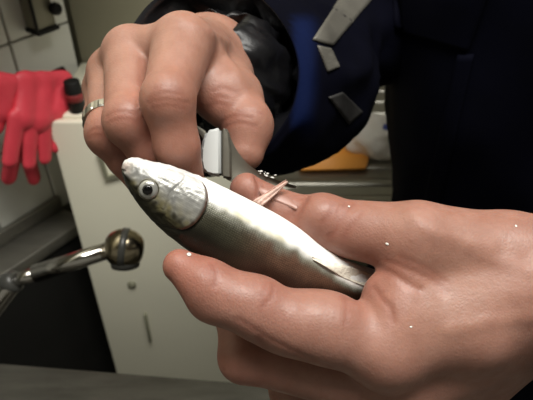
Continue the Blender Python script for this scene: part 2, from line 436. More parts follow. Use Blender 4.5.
for v in bm.verts:
    c = Vector(v.co); f = 1 + 0.28 * mnoise.noise(c * 2.1) + 0.16 * abs(mnoise.noise(c * 5.0))
    v.co = Vector((c.x * 0.052 * f, c.y * 0.04 * f, max(c.z * 0.034 * f, -0.0245))) + Vector(bc)
zmin = min(v.co.z for v in bm.verts)
for v in bm.verts: v.co.z += DZ + 0.0055 - zmin
me = bpy.data.meshes.new('film'); bm.to_mesh(me)
bb = BVHTree.FromBMesh(bm); bm.free()
bag = thing('plastic_bag', 'crumpled clear plastic bag with a blue print, behind the orange board', 'bag', (bc[0], bc[1], DZ + 0.0055))
under(link('film', me, BAG, None, True), bag)
pv = []; pf = []
for i in range(7):
    for j in range(4):
        h = hit(bb, 384 + i * 1.3 - j * 0.6, 124 + j * 1.6 + i * 0.5)
        if h[0] is None: h = (np.array(bc), np.array([0, -1, 0]))
        pv.append(h[0] + h[1] * 0.0012)
for i in range(6):
    for j in range(3): pf.append((i * 4 + j, i * 4 + j + 1, (i + 1) * 4 + j + 1, (i + 1) * 4 + j))
under(mesh_from('printed_mark', pv, pf, PRINT), bag)

# faucet with a ball-shaped spray head
fa = thing('swivel_faucet', 'chrome swivel faucet arm ending in a round spray head', 'faucet', tuple(fr[0] + fr[1] * 0.62 + fr[2] * 0.10 + Z3 * 0.82))
pb = P(124.5, 248, 0.56); p1 = P(106, 251, 0.566); p2 = P(36, 273.5, 0.585); p3 = P(13, 282, 0.592); p4 = P(-22, 330, 0.60); p5 = P(-75, 420, 0.62)
ax = unit(pb - p1)
R_ = 0.0198
prof = [(-R_, 0.0)] + [(R_ * -math.cos(t), R_ * math.sin(t) ** 0.8) for t in np.linspace(0.25, 2.75, 18)] + [(R_ * 0.96, 0.0)]
# the head: ball body, dark band, face plate
bandd = unit(RT * 0.97 + UP * -0.12 + FW * 0.1)
lathe('spray_head', pb - bandd * R_, pb + bandd, [(t + R_, r) for t, r in prof], BRASSY, fa, 40)
lathe('head_band', pb - bandd * 0.0035, pb + bandd, [(0, R_ * 0.985), (0.0003, R_ * 1.03), (0.0067, R_ * 1.03), (0.007, R_ * 0.985)], DARKBAND, fa, 40)
cap_ = unit(UP * -1 + FW * 0.2)
lathe('aerator', pb + cap_ * R_ * 0.55, pb + cap_, [(0, 0.0140), (0.003, 0.0150), (0.0085, 0.0138), (0.0097, 0.011), (0.0098, 0)], DARKBAND, fa, 32)
lathe('neck', p1 - ax * 0.001, pb, [(0, 0.0078), (0.005, 0.0088), (0.010, 0.0082)], BRASSY, fa, 28)
tube('sleeve_pipe', [p1, p2], [0.0086, 0.0098], CHROME, fa, 28)
tube('inner_pipe', [p2 - unit(p2 - p3) * 0.0, p3], [0.0072, 0.0072], CHROME, fa, 24)
lathe('elbow_joint', p3 + unit(p2 - p3) * 0.006, p3 - unit(p2 - p3), [(0, 0.0078), (0.002, 0.0118), (0.014, 0.0118), (0.016, 0.0078)], DARKBAND, fa, 24)
baseP = fr[0] + fr[1] * 0.62 + fr[2] * 0.034 + Z3 * 0.797
tube('riser_pipe', [p3, p4, P(-60, 385, 0.615), (p5 + baseP) / 2 + [0, 0, 0.0], baseP + [0, 0, 0.04], baseP], [0.0105] * 6, CHROME, fa, 20, 30)
lathe('base_flange', baseP, baseP + Z3, [(0, 0.024), (0.004, 0.024), (0.012, 0.014), (0.02, 0.012)], CHROME, fa, 28)

# wall box at the top left with a dark foot and a black knob
def wall_pt(px, py, off=0.0): return on_plane(px, py, fr[0] + fr[2] * off, fr[2])
def wloc(p): d = p - fr[0]; return np.array([d @ fr[1], d @ fr[2], p[2]])
wa = wloc(wall_pt(38, 34, 0.03)); wb = wloc(wall_pt(60, 29, 0.03))
x0, x1 = min(wa[0], wb[0]), max(wa[0], wb[0]); zb_ = (wa[2] + wb[2]) / 2
wd_ = thing('wall_dispenser', 'olive metal dispenser box on the tiles above the gloves', 'dispenser', tuple(fr[0] + fr[1] * x0 + Z3 * zb_))
box('housing', (x0 + 0.002, 0.0005, zb_ + 0.004), (x1 - 0.002, 0.028, zb_ + 0.16), DISP, wd_, 0.003, fr)
box('foot', (x0, 0.0005, zb_ - 0.002), (x1, 0.031, zb_ + 0.005), BLACK, wd_, 0.0015, fr)
box('side_strip', (x1 - 0.003, 0.027, zb_ + 0.004), (x1 + 0.001, 0.031, zb_ + 0.16), BLACK, wd_, 0.001, fr)
kn = wall_pt(53, 8, 0.028)
lathe('knob', kn, kn + fr[2], [(0, 0.008), (0.004, 0.009), (0.010, 0.008), (0.012, 0.005), (0.0121, 0)], BLACK, wd_, 24)

# wall cupboard above the picture: it shades the upper tiles
wc = thing('wall_cupboard', 'cream wall cupboard fixed high on the tiled wall', 'cupboard', tuple(fr[0] + fr[1] * 0.6 + Z3 * 1.30))
box('carcass', (0.02, 0.001, 1.30), (1.2, 0.185, 2.10), CREAM, wc, 0.003, fr)
for i in range(3):
    d_ = box('door', (0.022 + 0.393 * i, 0.186, 1.302), (0.410 + 0.393 * i, 0.203, 2.098), CREAM, wc, 0.002, fr)
    under(box('handle', (0.37 + 0.393 * i, 0.203, 1.34), (0.382 + 0.393 * i, 0.222, 1.45), STEEL_D, None, 0.002, fr), d_)

# dark rail the gloves hang on
rl = thing('towel_rail', 'dark rail on the tiled wall carrying the red gloves', 'rail', tuple(fr[0] + fr[1] * 0.1 + Z3 * 1.0))
RO = 0.085
rz = wloc(wall_pt(40, 76, RO))[2] - 0.006
r0 = wloc(wall_pt(66, 80, RO))[0]
def WP(x, y, z): return fr[0] + fr[1] * x + fr[2] * y + Z3 * z
tube('bar', [WP(r0, RO, rz), WP(0.36, RO, rz)], [0.006, 0.006], BLACK, rl, 18)
for x in (r0 + 0.035, 0.35):
    tube('bracket', [WP(x, RO, rz), WP(x, RO - 0.02, rz - 0.012), WP(x, 0.002, rz - 0.085)], [0.005, 0.005, 0.005], BLACK, rl, 14, 12)

# red rubber gloves over the rail
def glove(fingers, palm, h=0.002):
    allp = np.array([p for f in fingers for p, _ in f] + [p for p, _ in palm])
    F_ = Field(allp.min(0) - 0.03, allp.max(0) + 0.03, h); D = F_.new()
    F_.chain(D, [p for p, _ in palm], [r for _, r in palm], 0.012)
    for f in fingers: 
        F_.chain(D, [p for p, _ in f], [r for _, r in f], 0.004)
    V, F = F_.mesh(D); return smooth_mesh(V, F, 2), F
def GP(px, py, off): return wall_pt(px, py, off)
def flat_glove(name, label, parts, slit=None, h=0.002):
    """parts: capsules flattened towards the wall"""
    pts = np.array([p for c in parts for p in (c[0], c[1])])
    # work in wall frame with the out-of-wall axis stretched so that the rubber ends up flat
    K = 1.7
    L = np.array([[wloc(p)[0], wloc(p)[1] * K, wloc(p)[2]] for p in pts])
    F_ = Field(L.min(0) - 0.03, L.max(0) + 0.03, h); D = F_.new()
    for i, c in enumerate(parts):
        F_.cap(D, L[2 * i], L[2 * i + 1], c[2], c[3], c[4])
    V, F = F_.mesh(D); V = smooth_mesh(V, F, 2)
    V[:, 1] /= K
    N = vnormals(V, F)
    wr = np.array([mnoise.noise(Vector((v[0] * 60, v[1] * 60, v[2] * 22))) for v in V])
    V = V + N * (wr * 0.0013)[:, None]
    Wd = fr[0] + V[:, :1] * fr[1] + V[:, 1:2] * fr[2] + np.c_[np.zeros((len(V), 2)), V[:, 2]]
    o = mesh_from(name, Wd, F, REDG); tag(o, label, 'glove', 'red rubber gloves on the rail'); return o
O1, O2 = 0.104, 0.072
g1 = [(GP(20, 82, 0.092), GP(64, 80, 0.092), 0.013, 0.013, 0.004), (GP(26, 84, 0.094), GP(24, 118, O1), 0.014, 0.017, 0.012), (GP(63, 84, 0.094), GP(56, 112, O1), 0.013, 0.014, 0.010),
      (GP(44, 86, 0.094), GP(40, 120, O1), 0.015, 0.018, 0.012),
      (GP(17, 118, O1), GP(10, 160, O1), 0.0130, 0.0112, 0.003), (GP(30, 122, O1), GP(30, 163, O1), 0.0112, 0.0102, 0.003),
      (GP(44, 120, O1), GP(45, 158, O1), 0.0112, 0.0098, 0.003), (GP(64, 104, O1), GP(57, 147, O1), 0.0105, 0.0085, 0.003)]
flat_glove('rubber_glove', 'red rubber glove hanging in front over the rail, fingers down', g1)
g2 = [(GP(-6, 84, 0.090), GP(18, 84, 0.090), 0.013, 0.013, 0.004), (GP(0, 84, 0.092), GP(-6, 125, 0.090), 0.015, 0.014, 0.01), (GP(10, 84, 0.094), GP(4, 112, 0.096), 0.011, 0.012, 0.01),
      (GP(10, 90, 0.074), GP(22, 150, O2), 0.014, 0.014, 0.012), (GP(14, 150, O2), GP(9, 177, O2), 0.012, 0.0115, 0.003), (GP(26, 150, O2), GP(34, 178, O2), 0.012, 0.011, 0.003)]
flat_glove('rubber_glove', 'second red rubber glove, mostly hidden behind the front glove', g2)

# ================================================================== FISH
ST = [((121.5, 168), (121.5, 168.5), .2075, .5), ((125, 160.5), (123, 176), .2078, 3.4), ((134, 157.5), (127, 186), .2085, 5.2), ((150, 161), (136, 201), .2095, 6.8), ((170, 165.5), (148, 216), .211, 8.0),
      ((188, 171.5), (161, 229), .2125, 8.7), ((207, 179), (178, 243), .2142, 9.2), ((228, 189), (198, 257), .216, 9.5), ((252, 201), (222, 272), .2175, 9.5), ((277, 214), (248, 285), .219, 9.0),
      ((299, 228), (273, 294), .2205, 8.2), ((318, 243), (298, 301), .222, 7.2), ((335, 254), (322, 304), .2245, 6.0), ((352, 262), (345, 305), .228, 5.0), ((370, 268), (366, 304), .233, 4.0), ((394, 276), (386, 302), .241, 3.2)]
NU, NT = 220, 120
raw = catmull([[*a, *b, d, t] for a, b, d, t in ST], NU)
def fish_pt(u, th, off=0.0):
    """u 0..1 along, th around: 0 belly edge, pi/2 camera side, pi back"""
    q = u * (NU - 1); i = min(int(q), NU - 2); f = q - i; r = raw[i] * (1 - f) + raw[i + 1] * f
    A = P(r[0], r[1], r[4]); B = P(r[2], r[3], r[4]); c = (A + B) / 2; e1 = (A - B) / 2
    n1 = unit(np.cross(RT * 0.9 - UP * 0.42 + FW * 0.1, e1)); 
    if n1 @ FW > 0: n1 = -n1
    ct, s_ = math.cos(th), math.sin(th)
    ec = math.copysign(abs(ct) ** 0.92, ct)
    return c + e1 * ec * (1 + off / (np.linalg.norm(e1) + 1e-6)) + n1 * s_ * (max(r[5], 0.3) / 1000 + off), c
GU = lambda th: 0.425 - 0.050 * ((th - 1.35) / 0.9) ** 2     # rear rim of the gill cover (u as a function of th)
V = []; U_ = []; T_ = []
for i in range(NU):
    u = i / (NU - 1)
    for j in range(NT):
        th = 2 * math.pi * j / NT; p_, c_ = fish_pt(u, th)
        thm = th if th <= math.pi else 2 * math.pi - th
        o = 0
        if u < 0.17: o += 0.00045 * mnoise.noise(Vector(p_) * 420) * (1 if thm < 1.2 else 0.4)     # lumpy lips
        if 0.10 < u < 0.40: o += (0.00028 + 0.0005 * math.exp(-((thm - 1.85) / 0.3) ** 2)) * mnoise.noise(Vector(p_) * 360) + 0.00018 * mnoise.noise(Vector(p_) * 800)
        mouth = math.exp(-((thm - 1.75 - 2.2 * (0.10 - u)) / 0.09) ** 2) * (1 if u < 0.10 else max(0, 1 - (u - 0.10) / 0.02))
        o -= 0.0011 * mouth
        g = u - GU(thm)
        if 0.3 < thm < 2.7: o -= 0.0009 * math.exp(-(max(g, 0) / 0.010) ** 2) * (1 if g > -0.002 else 0)
        p_ = p_ + unit(p_ - c_) * o
        V.append(p_); U_.append(u); T_.append(thm)
F = [(i * NT + j, i * NT + (j + 1) % NT, (i + 1) * NT + (j + 1) % NT, (i + 1) * NT + j) for i in range(NU - 1) for j in range(NT)]
F.append(tuple(range(NT))); F.append(tuple((NU - 1) * NT + j for j in range(NT)))
V = np.array(V); U_ = np.array(U_); T_ = np.array(T_)
def fish_mat():
    m, nt, b = node_mat('fish_skin'); N = nt.nodes; L = nt.links
    uv = N.new('ShaderNodeAttribute'); uv.attribute_name = 'skinmap'          # r along, g around, b head mask
    sep = N.new('ShaderNodeSeparateColor'); L.new(uv.outputs['Color'], sep.inputs[0])
    col = N.new('ShaderNodeAttribute'); col.attribute_name = 'tint'
    cmb = N.new('ShaderNodeCombineXYZ')
    m1 = N.new('ShaderNodeMath'); m1.operation = 'MULTIPLY'; m1.inputs[1].default_value = 230; L.new(sep.outputs[0], m1.inputs[0])
    m2 = N.new('ShaderNodeMath'); m2.operation = 'MULTIPLY'; m2.inputs[1].default_value = 84; L.new(sep.outputs[1], m2.inputs[0])
    L.new(m1.outputs[0], cmb.inputs[0]); L.new(m2.outputs[0], cmb.inputs[1])
    vo = N.new('ShaderNodeTexVoronoi'); vo.voronoi_dimensions = '2D'; vo.inputs['Scale'].default_value = 0.8; vo.inputs['Randomness'].default_value = 0.3
    L.new(cmb.outputs[0], vo.inputs['Vector'])
    tc = N.new('ShaderNodeTexCoord'); no = N.new('ShaderNodeTexNoise'); no.inputs['Scale'].default_value = 260; no.inputs['Detail'].default_value = 5
    L.new(tc.outputs['Object'], no.inputs['Vector'])
    # scale pattern darkens towards the rim of each scale, only where the skin is pigmented (alpha-like mask in blue)
    mr = N.new('ShaderNodeMapRange'); mr.inputs[1].default_value = 0.1; mr.inputs[2].default_value = 0.75; mr.inputs[3].default_value = 1.25; mr.inputs[4].default_value = 0.62
    L.new(vo.outputs['Distance'], mr.inputs[0])
    mk = N.new('ShaderNodeMix'); mk.data_type = 'FLOAT'; mk.inputs[2].default_value = 1.0
    L.new(sep.outputs[2], mk.inputs[0]); L.new(mr.outputs[0], mk.inputs[3])
    vm = N.new('ShaderNodeVectorMath'); vm.operation = 'SCALE'; L.new(col.outputs['Color'], vm.inputs[0]); L.new(mk.outputs[0], vm.inputs['Scale'])
    nr = N.new('ShaderNodeMapRange'); nr.inputs[1].default_value = 0.3; nr.inputs[2].default_value = 0.7; nr.inputs[3].default_value = 0.86; nr.inputs[4].default_value = 1.1
    L.new(no.outputs['Fac'], nr.inputs[0])
    v2 = N.new('ShaderNodeVectorMath'); v2.operation = 'SCALE'; L.new(vm.outputs[0], v2.inputs[0]); L.new(nr.outputs[0], v2.inputs['Scale'])
    L.new(v2.outputs[0], b.inputs['Base Color'])
    mm = N.new('ShaderNodeMath'); mm.operation = 'MULTIPLY'; mm.inputs[1].default_value = 0.40; L.new(col.outputs['Alpha'], mm.inputs[0]); L.new(mm.outputs[0], b.inputs['Metallic'])
    b.inputs['Roughness'].default_value = 0.36; b.inputs['Specular IOR Level'].default_value = 0.35; b.inputs['Coat Weight'].default_value = 0.15; b.inputs['Coat Roughness'].default_value = 0.15
    bp = N.new('ShaderNodeBump'); bp.inputs['Distance'].default_value = 0.0006
    mb = N.new('ShaderNodeMath'); mb.operation = 'MULTIPLY_ADD'; mb.inputs[1].default_value = -0.9
    L.new(vo.outputs['Distance'], mb.inputs[0]); L.new(no.outputs['Fac'], mb.inputs[2]); L.new(mb.outputs[0], bp.inputs['Height'])
    ms = N.new('ShaderNodeMath'); ms.operation = 'MULTIPLY_ADD'; ms.inputs[1].default_value = 0.20; ms.inputs[2].default_value = 0.12
    L.new(sep.outputs[2], ms.inputs[0]); L.new(ms.outputs[0], bp.inputs['Strength'])
    L.new(bp.outputs[0], b.inputs['Normal']); return m
FISH = fish_mat()
def sstep(a, b, x): t = np.clip((x - a) / (b - a), 0, 1); return t * t * (3 - 2 * t)
def fish_colors(V, U, T):
    hh = (1 - np.cos(T)) / 2                       # 0 belly .. 1 back
    nz = np.array([mnoise.noise(Vector(v) * 150) + 0.5 * mnoise.noise(Vector(v) * 400) for v in V])
    white = np.array([0.90, 0.89, 0.86]); silver = np.array([0.21, 0.21, 0.17]); olive = np.array([0.036, 0.033, 0.018]); dark = np.array([0.011, 0.010, 0.006]); pinkb = np.array([0.115, 0.050, 0.031]); yel = np.array([0.66, 0.60, 0.36])
    lim = 0.26 + 0.04 * sstep(0.45, 0.60, U) + 0.20 * sstep(0.74, 0.90, U)
    c = np.tile(white, (len(V), 1))
    def mixin(col, w): 
        nonlocal c; w = np.clip(w, 0, 1)[:, None]; c = c * (1 - w) + np.array(col) * w
    mixin(silver, sstep(lim - 0.08, lim + 0.06, hh + nz * 0.05))
    mixin(yel, 0.75 * np.exp(-((hh - lim + 0.04) / 0.035) ** 2) * sstep(0.45, 0.50, U) * (1 - sstep(0.58, 0.68, U)) * (0.6 + nz))
    mixin(olive, 0.92 * sstep(lim, lim + 0.20, hh + nz * 0.06))
    mixin(pinkb, 0.7 * sstep(0.50, 0.64, U) * sstep(lim + 0.02, lim + 0.18, hh + nz * 0.08))
    mixin(dark, sstep(0.44, 0.70, hh + nz * 0.05) * (1 - sstep(0.48, 0.62, U)))
    mixin([0.026, 0.011, 0.006], sstep(0.46, 0.70, hh + nz * 0.05) * sstep(0.48, 0.62, U))
    # head: silver cheek, dark crown, whitish lips
    hm = 1 - sstep(0.34, 0.40, U)
    w = hm[:, None]; hc = np.tile(np.array([0.27, 0.27, 0.255]), (len(V), 1)); kk = (0.5 + 0.9 * nz).clip(0, 1)[:, None]; hc = hc * (0.75 + 0.5 * kk)
    k = sstep(0.54, 0.72, hh + nz * 0.07)[:, None]; hc = hc * (1 - k) + np.array([0.022, 0.020, 0.011]) * k
    k = (np.exp(-((hh - 0.62) / 0.13) ** 2) * (0.4 + nz) * sstep(0.12, 0.2, U))[:, None].clip(0, 1); hc = hc * (1 - k) + np.array([0.22, 0.19, 0.09]) * k
    k = (np.exp(-((hh - 0.66) / 0.11) ** 2) * sstep(0.05, 0.35, -nz) * sstep(0.13, 0.2, U))[:, None]; hc = hc * (1 - k) + np.array([0.03, 0.025, 0.012]) * k
    k = ((1 - sstep(0.10, 0.17, U)) * (1 - sstep(0.52, 0.66, hh)))[:, None]; hc = hc * (1 - k) + np.array([0.42, 0.36, 0.33]) * k
    k = ((1 - sstep(0.12, 0.28, hh + nz * 0.07)))[:, None]; hc = hc * (1 - k) + np.array([0.66, 0.65, 0.63]) * k
    c = c * (1 - w) + hc * w
    met = sstep(lim - 0.1, lim + 0.1, hh) * (1 - 0.6 * sstep(0.7, 0.9, hh)) * (1 - 0.9 * sstep(0.52, 0.66, U)); met = np.maximum(met, hm * (0.75 * sstep(0.18, 0.32, hh)) * sstep(0.13, 0.19, U))
    scl = sstep(lim - 0.04, lim + 0.10, hh) * sstep(0.37, 0.42, U)
    return c, met, scl
def set_attrs(me, c, a, maps):
    at = me.attributes.new('tint', 'FLOAT_COLOR', 'POINT'); at.data.foreach_set('color', np.c_[c, a].astype(np.float32).ravel())
    a2 = me.attributes.new('skinmap', 'FLOAT_COLOR', 'POINT'); a2.data.foreach_set('color', np.c_[maps, np.ones(len(maps))].astype(np.float32).ravel())
fish = thing('fish', 'small silver fish held belly up between the two hands', 'fish', tuple(P(250, 235, .218)))
fb = mesh_from('body', V, F, FISH); under(fb, fish)
c, met, scl = fish_colors(V, U_, T_); set_attrs(fb.data, c, met, np.c_[U_, T_ / math.pi, scl])
FB = bvh_of(V, F)
# gill covers: a raised plate on each side with its own free edge
def gill(sgn):
    n1, n2 = 60, 60; V = []; U = []; T = []; th0, th1 = 0.42, 2.25
    for layer in (0, 1):
        for i in range(n1):
            th = th0 + (th1 - th0) * i / (n1 - 1); e = 1 - ((i / (n1 - 1) - 0.5) * 2) ** 4
            for j in range(n2):
                f = j / (n2 - 1); ur = GU(th) + 0.006; uf = 0.245 + 0.03 * abs(th - 1.3)
                u = uf + (ur - uf) * f
                off = 0.00022 * mnoise.noise(Vector((u * 40, th * 9, 3))) + 0.00012 * mnoise.noise(Vector((u * 130, th * 25, 1))) + (0.00005 + 0.0011 * (f ** 1.2)) * e - 0.0002 * (1 - e) if layer == 0 else -0.0004
                if layer == 0 and f > 0.96: off -= 0.0003
                if layer == 0: off -= 0.00045 * math.exp(-((f - 0.45 - 0.08 * math.sin(3 * th)) / 0.035) ** 2) * e
                V.append(fish_pt(u, th if sgn > 0 else 2 * math.pi - th, off)[0]); U.append(u); T.append(th)
    F = []; q = n1 * n2
    for i in range(n1 - 1):
        for j in range(n2 - 1):
            a = i * n2 + j; F.append((a, a + 1, a + n2 + 1, a + n2)); F.append((q + a, q + a + n2, q + a + n2 + 1, q + a + 1))
    for i in range(n1 - 1):
        for j in (0, n2 - 1): a = i * n2 + j; F.append((a, a + n2, q + a + n2, q + a))
    for j in range(n2 - 1):
        for i in (0, n1 - 1): a = i * n2 + j; F.append((a, a + 1, q + a + 1, q + a))
    V = np.array(V); U = np.array(U); T = np.array(T)
    o = mesh_from('gill_cover', V, F, FISH); c, met, scl = fish_colors(V, np.minimum(U, 0.33), T)
    rim = sstep(GU(0) - 0.5, 1, U) * 0
    k = np.array([sstep(-0.006, 0.004, np.array(u - GU(t))) for u, t in zip(U, T)])[:, None]
    c = c * (1 - k) + np.array([0.07, 0.035, 0.022]) * k
    set_attrs(o.data, c, np.maximum(met, 0.6), np.c_[U, T / math.pi, 0 * U]); under(o, fish)
gill(1); gill(-1)
# eyes
def fish_eye(u, th):
    p_, c_ = fish_pt(u, th); du = fish_pt(u + 0.01, th)[0] - p_; dt = fish_pt(u, th + 0.02)[0] - p_
    n = unit(np.cross(du, dt)); 
    if n @ (p_ - c_) < 0: n = -n
    R = 0.0033
    eo = lathe('eye', p_ - n * 0.0016, p_ + n, [(0, R * 1.08), (0.0012, R * 1.12), (0.0022, R * 1.02), (0.0027, R * 0.8), (0.0030, R * 0.50), (0.0031, 0)], EYEM, None, 36)
    pu = lathe('pupil', p_ + n * 0.0010, p_ + n, [(0, R * 0.56), (0.0008, R * 0.56), (0.0012, R * 0.40), (0.0013, 0)], PUP, None, 30)
    rg = lathe('eye_rim', p_ - n * 0.0016, p_ + n, [(0.0, R * 1.22), (0.0012, R * 1.22), (0.0018, R * 1.16), (0.0017, R * 1.08), (0.0, R * 1.05)], EYERIM, None, 36)
    under(eo, fish); 
    bpy.context.view_layer.update()
    under(pu, eo); under(rg, eo)
EYEM = mat('fish_iris', (0.40, 0.40, 0.37), 0.22, 0.5, 0.2, 500); PUP = mat('fish_pupil', (0.003, 0.003, 0.003), 0.08); EYERIM = mat('fish_eye_rim', (0.12, 0.11, 0.07), 0.3, 0.4, 0.2, 500)
def fish_uv(px, py):
    best = None
    for i in range(10, NU, 2):
        for j in range(2, 30):
            th = math.pi * j / 32; p_, _ = fish_pt(i / (NU - 1), th); r = p_ - EYE; d = r @ FW
            e = (CX + FPX * (r @ RT) / d - px) ** 2 + (CY - FPX * (r @ UP) / d - py) ** 2
            if best is None or e < best[0]: best = (e, i / (NU - 1), th)
    return best[1], best[2]
ue, te = fish_uv(149.5, 188.5); fish_eye(ue, te); fish_eye(ue, 2 * math.pi - te)
# fins
def fin(name, root, tip, thick, m, ray_n=7):
    """fan between two polylines (world points), with rayed relief on both faces"""
    n = 40; k = 14; R0 = catmull(root, n); T0 = catmull(tip, n); V = []; F = []
    view = unit(np.cross(R0[-1] - R0[0], T0[n // 2] - R0[n // 2]))
    for s_ in (1, -1):
        for i in range(n):
            for j in range(k):
                f = j / (k - 1); p_ = R0[i] * (1 - f) + T0[i] * f
                rr = 0.5 + 0.5 * math.cos(2 * math.pi * ray_n * i / (n - 1))
                V.append(p_ + view * s_ * thick * (1 - 0.75 * f) * (0.45 + 0.55 * rr) + view * 0.0006 * math.sin(f * 3 + i * 0.2))
    q = n * k
    for i in range(n - 1):
        for j in range(k - 1):
            a = i * k + j; F += [(a, a + 1, a + k + 1, a + k), (q + a, q + a + k, q + a + k + 1, q + a + 1)]
    for i in range(n - 1):
        for j in (0, k - 1): a = i * k + j; F.append((a, a + k, q + a + k, q + a))
    for j in range(k - 1):
        for i in (0, n - 1): a = i * k + j; F.append((a, a + 1, q + a + 1, q + a))
    o = mesh_from(name, V, F, m); under(o, fish); return o
fin('pelvic_fin', [P(262, 205, .2195), P(257, 203, .2200), P(253, 201, .2205)], [P(288, 182.5, .226), P(287, 181.5, .2265), P(286, 180.5, .227)], 0.0009, FIN, 3)
FINW = mat('cream_fin', (0.78, 0.73, 0.62), 0.35, 0, 0.12, 300, 0.3, 700)
def on_fish(px, py, o=.0005):
    h_, n_h = hit(FB, px, py)
    return h_ + n_h * o
fin('anal_fin', [on_fish(*a) for a in ((312, 257), (330, 262), (350, 268), (372, 274))], [on_fish(*a, .0007) for a in ((313, 260), (329, 270), (349, 280), (374, 290))], 0.0004, FINW, 8)
fin('tail_fin', [P(390, 272, .2405), P(392, 288, .2405), P(388, 302, .2405)], [P(450, 255, .262), P(430, 290, .262), P(445, 325, .262)], 0.0009, FINW, 9)
fin('dorsal_fin', [P(236, 277, .2195), P(252, 285, .2205), P(268, 291, .2215)], [P(232, 292, .228), P(246, 299, .229), P(262, 301, .230)], 0.0008, FIN, 8)

# ================================================================== PERSON
person = thing('person', 'person in a navy work jacket gutting a fish, only hands and jacket in view', 'person', (0.32, 0.50, 0.0))
BASE = np.array([0.300, 0.156, 0.119])

def new_hand(pts_all, pad, h):
    A = np.array(pts_all); return Field(A.min(0) - pad, A.max(0) + pad, h)
def J(*a): return P(*a)
# ---------------- left hand (right in the photo), thumb over the fish, fingers under it
def left_hand(h=0.0008):
    Wp, Fo = J(548, 283, .226), J(640, 276, .222)
    mi, mm_, mr_, ml = J(385, 348, .2140), J(402, 388, .229), J(420, 410, .247), J(440, 424, .264)
    idx = [mi, J(330, 332, .2105), J(257, 311, .2075), J(207, 284.5, .2068), J(180, 266, .2080)]
    idr = [.0140, .0118, .0098, .0089, .0064]
    mid = [mm_, J(244, 357, .229), J(236, 313, .2455), J(262, 286, .262)]; mdr = [.0140, .0098, .0087, .0072]
    rng = [mr_, J(292, 392, .250), J(275, 350, .270), J(292, 318, .283)]; rgr = [.0130, .0092, .0080, .0070]
    lit = [ml, J(338, 415, .270), J(312, 385, .284), J(322, 355, .294)]; lir = [.0115, .0080, .0070, .0062]
    cmc, tm, ti = J(505, 258, .223), J(418, 239, .2175), J(328, 226, .2295)
    tmid, tt = J(283, 212, .2340), J(246, 190, .2345)
    F_ = new_hand([Wp, Fo, mi, mm_, mr_, ml, *idx, *mid, *rng, *lit, cmc, tm, ti, tt], 0.034, h)
    Dp = F_.new()
    F_.cap(Dp, Fo, Wp, .0275, .0245, .01)
    for m_, r_ in ((mi, .0138), (mm_, .0142), (mr_, .0132), (ml, .0118)): F_.cap(Dp, Wp, m_, .0235 if r_ > .0135 else .0205, r_, .012)
    F_.cap(Dp, mi, ml, .0125, .0115, .008)
    F_.cap(Dp, J(520, 275, .222), cmc, .021, .0178, .01)
    F_.cap(Dp, cmc, tm, .0172, .0140, .008)
    F_.cap(Dp, tm, mi, .0095, .0125, .012)                       # web between thumb and index
    F_.cap(Dp, J(500, 296, .2145), J(410, 300, .2165), .0150, .0105, .012)
    F_.cap(Dp, J(470, 330, .2135), J(400, 318, .2130), .0150, .0115, .010)
    D = Dp.copy()
    T = Dp.copy()
    F_.chain(T, [tm, ti], [.0138, .0113], .006); F_.chain(T, [ti, tmid, tt], [.0112, .0086, .0068], .004); F_.ell(T, J(247, 189, .2340), [RT, UP, FW], [.0062, .0066, .0066], .002)
    F_.ell(T, J(322, 216, .2265), [RT, UP, FW], [.0095, .0092, .0100], .006)     # knuckle
    fingers = []
    for pts, rad in ((idx, idr), (mid, mdr), (rng, rgr), (lit, lir)):
        G = Dp.copy(); F_.chain(G, pts, rad, .007)
        if pts is idx:
            F_.ell(G, J(236, 300, .2068), [unit(idx[2] - idx[3]), UP, FW], [.0125, .0086, .0086], .010)
            F_.ell(G, J(306, 323, .2098), [unit(idx[1] - idx[2]), UP, FW], [.0170, .0118, .0110], .010)
            F_.ell(G, J(385, 296, .2150), [RT, UP, FW], [.0085, .0090, .0080], .005)
        fingers.append(G)
    for G in fingers + [T]: D = F_.smin(D, G, .0010)
    V, F = F_.mesh(D); V = smooth_mesh(V, F, 2); N = vnormals(V, F)
    tint = np.tile(BASE, (len(V), 1)); b = bvh_of(V, F)
    R = (1.0, 0.78, 0.74)
    for p_, r_, a_ in ((idx[-1], .016, .9), (idx[3], .012, .5), (J(270, 296, .2), .012, .4), (ti, .018, .6), (tt, .014, .5), (mid[1], .016, .7), (J(380, 285, .206), .014, .6)): blush(V, tint, p_, r_, R, a_)
    blush(V, tint, J(440, 300, .2), .020, (1.03, 1.08, 1.05), .8); blush(V, tint, J(470, 250, .2), .024, (1.0, 1.0, 0.97), .6)
    for ln, w, dp in (([(212, 264), (217, 274), (215, 286)], .0010, .0008), ([(206, 268), (210, 275)], .0008, .0003), ([(274, 284), (272, 296), (264, 306)], .0011, .0007), ([(266, 284), (263, 295)], .0008, .0003),
                      ([(344, 298), (347, 308), (346, 322)], .0011, .0007), ([(374, 288), (381, 298), (390, 308), (393, 322)], .0013, .0011), ([(379, 268), (392, 274), (408, 284), (420, 290)], .0016, .0016),
                      ([(388, 262), (410, 270), (432, 280), (446, 293)], .0013, .0008), ([(402, 258), (425, 268), (447, 283)], .0012, .0005), ([(352, 205), (344, 214), (338, 228), (330, 236)], .0010, .0005), ([(333, 205), (330, 214), (322, 222)], .0009, .0004),
                      ([(345, 203), (338, 212)], .0008, .0004), ([(257, 177), (260, 186), (258, 197)], .0014, .0042), ([(304, 197), (300, 205), (293, 216)], .0026, .0030), ([(360, 214), (350, 226), (344, 238)], .0010, .0004), ([(240, 320), (268, 338), (300, 354), (330, 366)], .0012, .0006), ([(258, 338), (264, 346), (270, 350)], .001, .0005)):
        V = crease(V, N, tint, b, ln, w, dp)
    for ln in ([(410, 212), (428, 228), (452, 238), (490, 246)], [(470, 250), (500, 262), (530, 270)], [(450, 330), (490, 322), (530, 318)]): V = crease(V, N, tint, b, ln, .0030, -.0005, amt=0)
    return V, F, tint, b
